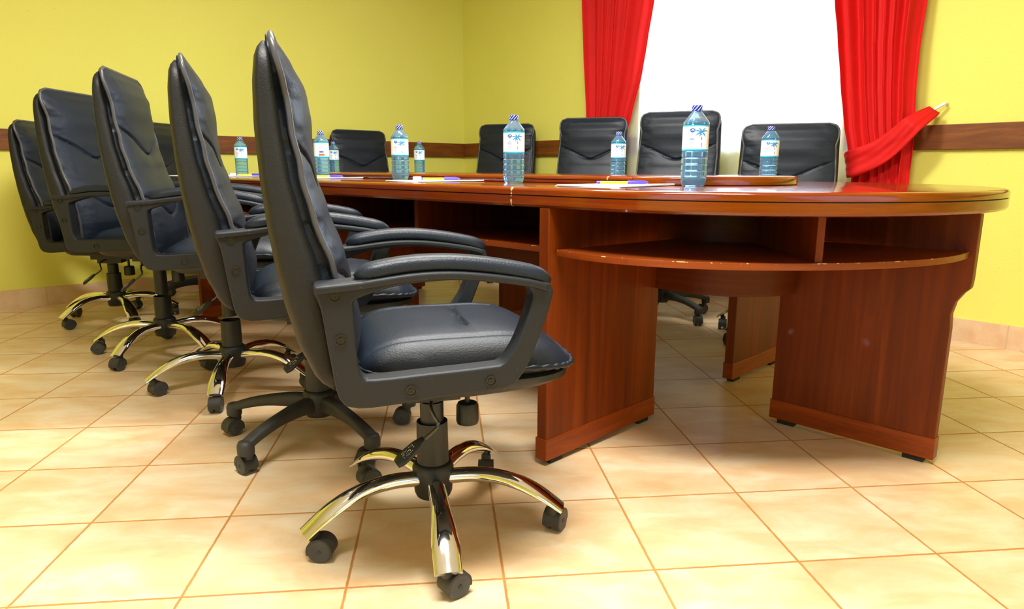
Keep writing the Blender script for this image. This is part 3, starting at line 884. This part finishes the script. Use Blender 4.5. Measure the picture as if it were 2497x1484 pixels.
def paddle_mesh():
    mb = MB(); a = Vector((-0.036, -0.134, 0.275)); d = Vector((-0.052, -0.004, -0.042)).normalized(); up = Vector((-0.55, -0.5, 0.67)); up = (up - d * up.dot(d)).normalized(); sd = d.cross(up)
    rings = []
    for k in range(13):
        q = k / 12; w = interp(q, [(0, 0.007), (0.3, 0.014), (0.8, 0.016), (1, 0.011)]); h = 0.0055 if 0 < k < 12 else 0.004
        c = a + d * (0.076 * q)
        rings.append([c + sd * (w * sgnpow(math.cos(2 * PI * m / 16), 0.6)) + up * (h * sgnpow(math.sin(2 * PI * m / 16), 0.6)) for m in range(16)])
    mb.loft(rings)
    rot = Matrix((d, sd, up)).transposed()
    rnd = random.Random(3)
    for k in range(11):
        for m in range(3):
            if rnd.random() < 0.28: continue
            c = a + d * (0.026 + 0.0032 * k) + sd * (-0.0062 + 0.006 * m + rnd.uniform(-.001, .001)) + up * 0.0056
            mb.box(c, (rnd.choice((0.0012, 0.0018, 0.0009)), rnd.choice((0.002, 0.0036, 0.0014)), 0.0006), mat=rot, mi=1)
    return mb.mesh('lever_paddle', [mat_plastic, mat_white_print], angle=40)
def piston_mesh():
    mb = MB(); mb.lathe([(0.027, 0.19), (0.027, 0.31), (0.022, 0.311), (0.022, 0.322)], 32); return mb.mesh('gas_piston', mat_plastic, angle=30)
def cover_mesh():
    mb = MB(); mb.lathe([(0.0385, 0.13), (0.037, 0.16), (0.0355, 0.262), (0.0315, 0.262), (0.0315, 0.24)], 40); return mb.mesh('column_cover', mat_plastic, angle=30)
def hub_mesh():
    mb = MB(); mb.lathe([(0.030, 0.088), (0.040, 0.082), (0.044, 0.092), (0.047, 0.13), (0.048, 0.150), (0.044, 0.160), (0.038, 0.164)], 40); return mb.mesh('hub', mat_plastic, angle=40)
def chrome_leg_mesh():
    P = catmull([(0.036, 0, 0.126), (0.10, 0, 0.133), (0.16, 0, 0.128), (0.21, 0, 0.113), (0.255, 0, 0.091), (0.300, 0, 0.061)], 26)
    mb = MB(); rings = []
    for i, p in enumerate(P):
        q = i / 25; tg = (P[min(25, i + 1)] - P[max(0, i - 1)]).normalized(); nn = Vector((-tg.z, 0, tg.x))
        w = interp(q, [(0, 0.0195), (0.4, 0.0205), (0.8, 0.0300), (1, 0.0280)]); h1 = interp(q, [(0, 0.019), (0.6, 0.019), (1, 0.011)]); h0 = interp(q, [(0, 0.016), (0.5, 0.012), (1, 0.002)])
        rings.append([p + Vector((0, w * math.cos(2 * PI * m / 28), 0)) + nn * ((h1 if math.sin(2 * PI * m / 28) > 0 else h0) * math.sin(2 * PI * m / 28)) for m in range(28)])
    mb.loft(rings); return mb.mesh('base_leg', mat_chrome, angle=60)
def plastic_leg_mesh():
    P = catmull([(0.030, 0, 0.122), (0.10, 0, 0.124), (0.18, 0, 0.116), (0.25, 0, 0.100), (0.292, 0, 0.085)], 24)
    mb = MB(); rings = []
    for i, p in enumerate(P):
        q = i / 23; tg = (P[min(23, i + 1)] - P[max(0, i - 1)]).normalized(); nn = Vector((-tg.z, 0, tg.x))
        w = interp(q, [(0, 0.021), (0.7, 0.019), (1, 0.020)]); h = interp(q, [(0, 0.026), (0.6, 0.016), (1, 0.013)])
        rings.append([p + Vector((0, w * sgnpow(math.cos(2 * PI * m / 24), 0.7), 0)) + nn * (h * sgnpow(math.sin(2 * PI * m / 24), 0.7)) for m in range(24)])
    mb.loft(rings)
    mb.lathe([(0.022, 0.062), (0.023, 0.066), (0.023, 0.088), (0.019, 0.098), (0.012, 0.101)], 24, (0.288, 0, 0))
    return mb.mesh('base_leg', mat_dusty, angle=50)
WR = 0.0262
def caster_mesh():
    mb = MB(); mb.lathe([(0.0055, 0.040), (0.0055, 0.085)], 14); mb.lathe([(0.012, 0.046), (0.013, 0.052), (0.0125, 0.064), (0.009, 0.067)], 20)
    # hood over the twin wheels: axle is trailing at x=-0.018
    rings = []
    for k in range(22):
        a = R(-20) + R(215) * k / 21
        cx_, cz_ = -0.016 + 0.0285 * math.cos(a), WR + 0.0285 * math.sin(a)
        ci_, zi_ = -0.016 + 0.0175 * math.cos(a), WR + 0.0175 * math.sin(a)
        rings.append([(cx_, -0.0205, cz_), (cx_, 0.0205, cz_), (ci_, 0.0205, zi_), (ci_, -0.0205, zi_)])
    mb.loft(rings)
    m = Matrix.Rotation(PI / 2, 3, 'X'); mb.lathe([(0.005, -0.022), (0.005, 0.022)], 12, (-0.016, 0, WR), mat=m)
    return mb.mesh('caster', mat_dusty, angle=40)
def wheel_mesh():
    mb = MB(); m = Matrix.Rotation(PI / 2, 3, 'X')
    mb.lathe([(0.006, -0.0075), (0.0235, -0.0075), (WR, -0.005), (WR, 0.003), (0.0235, 0.0072), (0.021, 0.0072), (0.0205, 0.0062), (0.004, 0.0078)], 32, mat=m)
    return mb.mesh('wheel', mat_wheel, angle=30)
MESH = dict(shell=shell_mesh(), cush=cushion_mesh(), bpipe=back_piping_mesh(), seat=seat_mesh(), spipe=seat_piping_mesh(), pan=pan_mesh(),
            arm={s: arm_mesh(s) for s in (-1, 1)}, pad={s: pad_mesh(s) for s in (-1, 1)}, screw=screw_mesh(), mech=mech_mesh(), knob=knob_mesh(), lever=lever_mesh(), paddle=paddle_mesh(),
            piston=piston_mesh(), cover=cover_mesh(), hub=hub_mesh(), cleg=chrome_leg_mesh(), pleg=plastic_leg_mesh(), caster=caster_mesh(), wheel=wheel_mesh())
def build_chair():
    """one office chair at the origin: upper parts first, then the swivel base"""
    t = thing('office_chair', 'chair', 'chair')
    up = []
    o = obj('backrest_shell', MESH['shell'], None, t); up.append(o)
    o = obj('back_cushion', MESH['cush'], None, t); up.append(o); obj('piping', MESH['bpipe'], None, o)
    o = obj('seat_cushion', MESH['seat'], None, t); up.append(o); obj('piping', MESH['spipe'], None, o)
    up.append(obj('seat_pan', MESH['pan'], None, t))
    for s in (-1, 1):
        a = obj('armrest', MESH['arm'][s], None, t, bevel=0.005, seg=3); up.append(a)
        obj('arm_pad', MESH['pad'][s], None, a)
        for x, z in SCREWS: obj('screw', MESH['screw'], None, a, loc=(x, s * 0.2972, z))
    up.append(obj('tilt_mechanism', MESH['mech'], None, t)); up.append(obj('tension_knob', MESH['knob'], None, t))
    o = obj('height_lever', MESH['lever'], None, t); up.append(o); obj('lever_paddle', MESH['paddle'], None, o)
    up.append(obj('gas_piston', MESH['piston'], None, t))
    obj('column_cover', MESH['cover'], None, t); obj('hub', MESH['hub'], None, t)
    for k in range(5):
        obj('base_leg', MESH['cleg'], None, t)
        c = obj('caster', MESH['caster'], None, t)
        for s in (-1, 1): obj('wheel', MESH['wheel'], None, c, loc=(-0.016, s * 0.0135, WR))
    return t
UPPER = ('backrest_shell', 'back_cushion', 'seat_cushion', 'seat_pan', 'armrest', 'tilt_mechanism', 'tension_knob', 'height_lever', 'gas_piston')
CHROME, BLACK = 'c', 'b'
CHAIRS = [  # x, y, facing deg, lift, base turn deg, base kind, caster seed, group, label
    (-0.186, 1.469, 15, 0.0, -78, CHROME, 1, 'near', 'black leather high-back office chair on chrome base, nearest the camera'),
    (-0.598, 1.985, 20, 0.042, -45, BLACK, 2, 'near', 'black leather office chair on a black plastic star base, behind the nearest chair'),
    (-1.075, 2.505, 14, 0.088, -80, CHROME, 3, 'near', 'black leather office chair in the middle of the left-hand row of five'),
    (-1.580, 2.985, -2, 0.082, -102, CHROME, 4, 'near', 'second black leather office chair from the left edge of the photo'),
    (-2.185, 3.650, 8, 0.0, -118, CHROME, 5, 'near', 'leftmost black leather office chair, low, against the yellow wall at the photo edge'),
    (-1.960, 4.262, -10, 0.045, -125, BLACK, 6, 'far', 'black office chair at the far end of the table, mostly hidden between left-row chair backs'),
    (-1.020, 5.200, -50, 0.06, -30, CHROME, 7, 'far', 'black office chair in the room corner behind the orange-label bottle'),
    (-0.150, 5.160, -112, 0.11, -20, CHROME, 8, 'far', 'black office chair just right of the room corner, behind the bottle at the table seam'),
    (0.450, 4.440, -110, 0.11, -40, CHROME, 9, 'far', 'black office chair in front of the left red curtain across the table'),
    (0.857, 3.800, -115, 0.10, -58, BLACK, 10, 'far', 'black office chair before the bright window, behind the tallest-looking nearest bottle'),
    (1.310, 3.275, -112, 0.0, -155, CHROME, 11, 'far', 'low black office chair nearest the right red curtain across the table'),
]
GN = {'near': 'office chairs along the near side of the table', 'far': 'office chairs round the far side of the table'}
proto = build_chair()
roots = [proto] + [dup(proto) for _ in CHAIRS[1:]]
for root, (x, y, th, lift, bt, kind, sd, grp, lbl) in zip(roots, CHAIRS):
    root.location = (x, y, 0); root.rotation_euler = (0, 0, R(th)); tag(root, lbl, 'chair', GN[grp])
    rnd = random.Random(sd); k = m = 0
    for ch in root.children:
        nm = ch.name.split('.')[0]
        if nm in UPPER: ch.location = (0, 0, lift)
        elif nm == 'base_leg':
            if kind == BLACK: ch.data = MESH['pleg']; ch['label'] = 'black plastic base leg'
            else: ch['label'] = 'chrome base leg'
            ch.rotation_euler = (0, 0, R(bt - th + 72 * k)); k += 1
        elif nm == 'caster':
            a = R(bt - th + 72 * m); r = 0.280
            ch.location = (r * math.cos(a), r * math.sin(a), 0)
            sw = rnd.uniform(0, 2 * PI)
            if sd == 1: sw = [R(205), R(-60 - 72), R(75), R(200), R(160)][m] - 0 * a
            ch.rotation_euler = (0, 0, sw); m += 1

# ------------------------------------------------------------------ water bottles
def cyl_patch(mb, poly, r, zc, mi):
    """flat polygon (s,z) bent onto a cylinder of radius r, facing -y; finely fanned"""
    pts = []
    for s_, z in poly:
        a = -PI / 2 + s_ / r
        pts.append((r * math.cos(a), r * math.sin(a), zc + z))
    mb.add(pts, [tuple(range(len(pts)))], mi)
def cyl_quad(mb, s0, s1, z0, z1, r, mi, n=3):
    for k in range(n):
        a, b = s0 + (s1 - s0) * k / n, s0 + (s1 - s0) * (k + 1) / n
        cyl_patch(mb, [(a, z0), (b, z0), (b, z1), (a, z1)], r, 0, mi)
def leaf(mb, base, ang, L, w, r, mi, droop=0.6):
    P = []
    for k in range(9):
        q = k / 8; a = ang - droop * q * q * (1 if math.cos(ang) > 0 else -1)
        P.append((base[0] + L * q * math.cos((ang + a) / 2), base[1] + L * q * math.sin((ang + a) / 2), w * math.sin(PI * (0.1 + 0.9 * q)) ** 0.8, (ang + a) / 2))
    for (x0, z0, w0, a0), (x1, z1, w1, a1) in zip(P, P[1:]):
        n0, n1 = (-math.sin(a0), math.cos(a0)), (-math.sin(a1), math.cos(a1))
        cyl_patch(mb, [(x0 - n0[0] * w0, z0 - n0[1] * w0), (x1 - n1[0] * w1, z1 - n1[1] * w1), (x1 + n1[0] * w1, z1 + n1[1] * w1), (x0 + n0[0] * w0, z0 + n0[1] * w0)], r, 0, mi)
HB = 0.222; RB = 0.0355
def bottle_body():
    pr = [(0.004, 0.004), (0.020, 0.001), (0.029, 0.0), (0.0325, 0.003), (0.0335, 0.010), (0.0355, 0.018), (0.0355, 0.022)]
    for k in range(4):
        z = 0.023 + 0.0185 * k
        pr += [(0.0335, z + 0.0012), (0.0335, z + 0.0026), (0.0358, z + 0.004), (0.0358, z + 0.0165), (0.0345, z + 0.0182)]
    pr += [(0.0350, 0.0985), (0.0350, 0.168), (0.0357, 0.169), (0.0357, 0.173), (0.0345, 0.1765), (0.0165, 0.2005), (0.0135, 0.203), (0.0135, 0.2055), (0.015, 0.206), (0.015, 0.2075), (0.0125, 0.208), (0.0125, 0.212)]
    mb = MB(); mb.lathe(pr, 48, fn=lambda a, z: 1 - (0.05 * max(0, math.cos(5 * a)) if z < 0.012 else 0) - (0.03 * max(0, math.sin(8 * a)) ** 4 if 0.024 < z < 0.097 else 0))
    return mb.mesh('bottle_body', mat_bottle, angle=35)
def bottle_label():
    mb = MB(); n = 64; rings = []
    for r, z in ((0.0352, 0.0985), (0.0360, 0.0985), (0.0360, 0.1675), (0.0352, 0.1675)):
        rings.append([(r * math.cos(2 * PI * k / n), r * math.sin(2 * PI * k / n), z) for k in range(n)])
    mb.loft(rings + [rings[0]], False, False); return mb.mesh('bottle_label', mat_label, angle=40)
def print_palm():
    mb = MB(); r = 0.0363; bx, bz = 0.012, 0.148
    for ang, L in ((0.45, 0.020), (1.05, 0.016), (2.05, 0.015), (2.75, 0.022), (-0.55, 0.018), (-2.3, 0.015), (3.4, 0.02)): leaf(mb, (bx, bz), ang, L, 0.0020, r, 0)
    for z0, z1 in ((0.139, 0.143), (0.127, 0.136), (0.113, 0.119)): cyl_quad(mb, bx - 0.0014, bx + 0.0014, z0, z1, r, 0, 1)
    cyl_quad(mb, bx, bx + 0.0022, 0.108, 0.1125, r, 0, 1)
    # oval badge with a pale bar, then lines of small print
    for k in range(3):
        e = []
        w, h = ((0.0075, 0.0058), (0.0062, 0.0012), (0.004, 0.0008))[k]; zc = (0.153, 0.1525, 0.1445)[k]; mi = (1, 2, 2)[k]
        cyl_patch(mb, [(-0.014 + w * math.cos(2 * PI * i / 20), zc + h * math.sin(2 * PI * i / 20)) for i in range(20)], r + 0.00008 * k, 0, mi)
    rnd = random.Random(5)
    for k in range(8):
        z = 0.1355 - 0.0037 * k
        L = rnd.uniform(0.008, 0.016)
        cyl_quad(mb, -0.022, -0.022 + L, z, z + 0.0011, r, 1 if k in (1, 2) else 2, 4)
    return mb.mesh('label_print', [mat_ink, mat_ink_dark, mat_ink_pale], angle=40)
def print_orange():
    mb = MB(); r = 0.0363
    cyl_patch(mb, [(-0.009, 0.136), (0.016, 0.161), (0.003, 0.160), (-0.006, 0.150)], r, 0, 0)
    cyl_patch(mb, [(-0.010, 0.133), (-0.001, 0.135), (0.009, 0.150), (-0.007, 0.147)], r + 0.0001, 0, 0)
    leaf(mb, (-0.003, 0.158), 0.7, 0.012, 0.0025, r, 1)
    cyl_quad(mb, -0.010, 0.010, 0.119, 0.127, r, 2, 4)
    cyl_quad(mb, -0.013, 0.014, 0.1045, 0.1145, r, 0, 5)
    return mb.mesh('label_print', [mat_ink_orange, mat_ink_green, mat_ink_dark], angle=40)
def bottle_cap():
    mb = MB(); mb.lathe([(0.0145, 0.2065), (0.0158, 0.2068), (0.0158, 0.2092), (0.0143, 0.2096), (0.0143, 0.2205), (0.0135, HB), (0.001, HB)], 40, fn=lambda a, z: 1 + 0.012 * math.cos(24 * a))
    return mb.mesh('bottle_cap', mat_cap, angle=35)
BM = dict(body=bottle_body(), label=bottle_label(), palm=print_palm(), orange=print_orange(), cap=bottle_cap())
def make_bottle():
    t = thing('water_bottle', 'bottle', 'bottle')
    obj('bottle_body', BM['body'], None, t)
    l = obj('bottle_label', BM['label'], None, t); obj('label_print', BM['palm'], None, l)
    obj('bottle_cap', BM['cap'], None, t)
    return t
def on_ray(px, d, z=ZT):
    """a spot on the table that far ahead of the camera"""
    X = (px - 1248.5) / F_PX * d
    return (CAM.x + X * 0.985 + 0.0, CAM.y + d * 0.985)
BOT = [  # x, y, turn, label
    ((0.513, 1.953), 8, 'largest clear water bottle, palm-tree label, beside the nearest sheets of paper'),
    ((0.003, 2.325), 0, 'clear water bottle with palm-tree label standing at the seam in the table edge'),
    ((-0.470, 2.875), -4, 'clear water bottle standing behind the second paper stack, beneath the yellow wall'),
    ((-0.928, 3.350), 0, 'clear water bottle with an orange picture on its label'),
    ((-1.600, 4.060), -10, 'clear water bottle seen between the left-row chair backs'),
    ((1.073, 2.880), 10, 'clear water bottle before the low chair nearest the right curtain'),
    ((0.513, 3.340), 12, 'clear water bottle across the table before the chair at the left curtain'),
    ((-0.622, 4.610), -8, 'small-looking far water bottle standing alone before the dark wall rail'),
    ((-1.225, 4.720), 0, 'farthest water bottle, half behind the orange-label bottle'),
]
bp = make_bottle(); bots = [bp] + [dup(bp) for _ in BOT[1:]]
for i, (b, ((x, y), tw, lbl)) in enumerate(zip(bots, BOT)):
    yaw = math.atan2(CAM.x - x, -(CAM.y - y))      # front of label turned to the seat side
    b.location = (x, y, ZT + 0.0006); b.rotation_euler = (0, 0, yaw + R(tw)); tag(b, lbl, 'bottle', 'water bottles set out on the table')
    if i == 3:
        for ch in b.children:
            for g in ch.children: g.data = BM['orange']

# ------------------------------------------------------------------ papers and pens
def paper_mesh(seed):
    mb = MB(); nu, nv = 18, 24; w, h = 0.21, 0.297
    def fn(u_, v_, k):
        x, y = (u_ - 0.5) * w, (v_ - 0.5) * h
        lift = 0.010 * max(0, (u_ * 0.7 + v_ * 0.5 - 0.75)) ** 1.5 + 0.006 * max(0, 0.3 - u_) ** 1.5
        return (x, y, k + lift)
    for layer, (z0, z1, dx, rz) in enumerate(((0.0002, 0.0020, 0.0, 0.0), (0.0022, 0.0042, 0.003, 0.03))):
        rot = Matrix.Rotation(rz, 3, 'Z')
        top = [rot @ Vector(fn(i / (nu - 1), j / (nv - 1), z1)) + Vector((dx, 0, 0)) for j in range(nv) for i in range(nu)]
        bot = [rot @ Vector(fn(i / (nu - 1), j / (nv - 1), z0)) + Vector((dx, 0, 0)) for j in range(nv) for i in range(nu)]
        n = nu * nv; fs = []
        for j in range(nv - 1):
            for i in range(nu - 1):
                q = (j * nu + i, j * nu + i + 1, (j + 1) * nu + i + 1, (j + 1) * nu + i)
                fs.append(q); fs.append(tuple(n + z for z in reversed(q)))
        bd = [i for i in range(nu)] + [j * nu + nu - 1 for j in range(1, nv)] + [(nv - 1) * nu + i for i in range(nu - 2, -1, -1)] + [j * nu for j in range(nv - 2, 0, -1)]
        for a, b in zip(bd, bd[1:] + bd[:1]): fs.append((a, n + a, n + b, b))
        mb.add(top + bot, fs)
    return mb.mesh('paper_stack', mat_paper, angle=30)
PM = paper_mesh(1)
def paper(u_, v_, rz, lbl):
    o = obj('paper_stack', PM, None); p = tp(u_, v_, ZT)
    o.location = p; o.rotation_euler = (0, 0, TROT + R(rz))
    return tag(o, lbl, 'paper', 'stacks of white paper at the near-side seats')
PEN_M = {}
def pen_parts():
    t = thing('ballpoint_pen', 'pen', 'pen')
    m = Matrix.Rotation(PI / 2, 3, 'Y')
    mb = MB(); mb.lathe([(0.0035, -0.070), (0.0038, -0.068), (0.0038, 0.02)], 6, mat=m); obj('barrel', mb, mat_pen_y, t)
    mb = MB(); mb.lathe([(0.0046, 0.012), (0.0050, 0.014), (0.0048, 0.060), (0.003, 0.070), (0.001, 0.071)], 16, mat=m)
    mb.box((0.034, 0, 0.0062), (0.042, 0.0028, 0.0016)); obj('cap', mb, mat_pen_p, t)
    mb = MB(); mb.lathe([(0.0039, -0.076), (0.0041, -0.074), (0.0041, -0.066)], 12, mat=m); obj('end_plug', mb, mat_pen_p, t)
    return t
PAP = [  # u, v, turn, label
    (0.11, -0.50, 4, 'white paper stack beside the largest bottle, nearest the curved table end'),
    (0.94, -0.50, -3, 'white paper stack just left of the bottle at the table seam'),
    (1.77, -0.50, 3, 'white paper stack in front of the orange-label bottle'),
    (2.60, -0.50, -2, 'white paper stack behind the second chair from the camera, near the left bottle'),
    (2.97, -0.60, 30, 'white paper stack at the far left end of the table'),
]
pen0 = pen_parts(); pens = [pen0] + [dup(pen0) for _ in range(3)]
PLB = ['yellow pen with purple cap on the paper nearest the curved table end', 'yellow pen with purple cap on the paper left of the seam bottle', 'yellow pen with purple cap on the paper in front of the orange-label bottle', 'yellow pen on the paper near the leftmost bottle']
for i, (u_, v_, rz, lb) in enumerate(PAP):
    paper(u_, v_, rz, lb)
    if i < 4:
        p = tp(u_ - 0.01, v_ + 0.02, ZT + 0.0042 + 0.0052 + 0.0012)
        pens[i].location = p; pens[i].rotation_euler = (0, 0, R((0, 3, 6, 2)[i])); tag(pens[i], PLB[i], 'pen', 'yellow pens with purple caps')
        if i > 0:
            mb = MB(); mb.box((0, 0, 0.0065), (0.032, 0.016, 0.013))
            o = obj('white_block', mb, mat_white_pl, bevel=0.004, seg=3)
            o.location = Vector((p.x - 0.088, p.y - 0.004, ZT + 0.0056)); o.rotation_euler = (0, 0, R(8))
            tag(o, ('', 'small white block lying by the pen left of the seam bottle', 'small white block lying by the pen before the orange-label bottle', 'small white block lying by the pen near the leftmost bottle')[i], 'small block', 'small white blocks by the pens')
mb = MB(); mb.box((0, 0, 0.0015), (0.10, 0.07, 0.003)); o = obj('paper_slip', mb, mat_paper, smooth=False)
o.location = (1.045, 2.90, ZT); o.rotation_euler = (0, 0, 0.3)
o.location = tp(0.20, 0.60, ZT); tag(o, 'small white paper slip beside the bottle before the low right chair', 'paper slip')
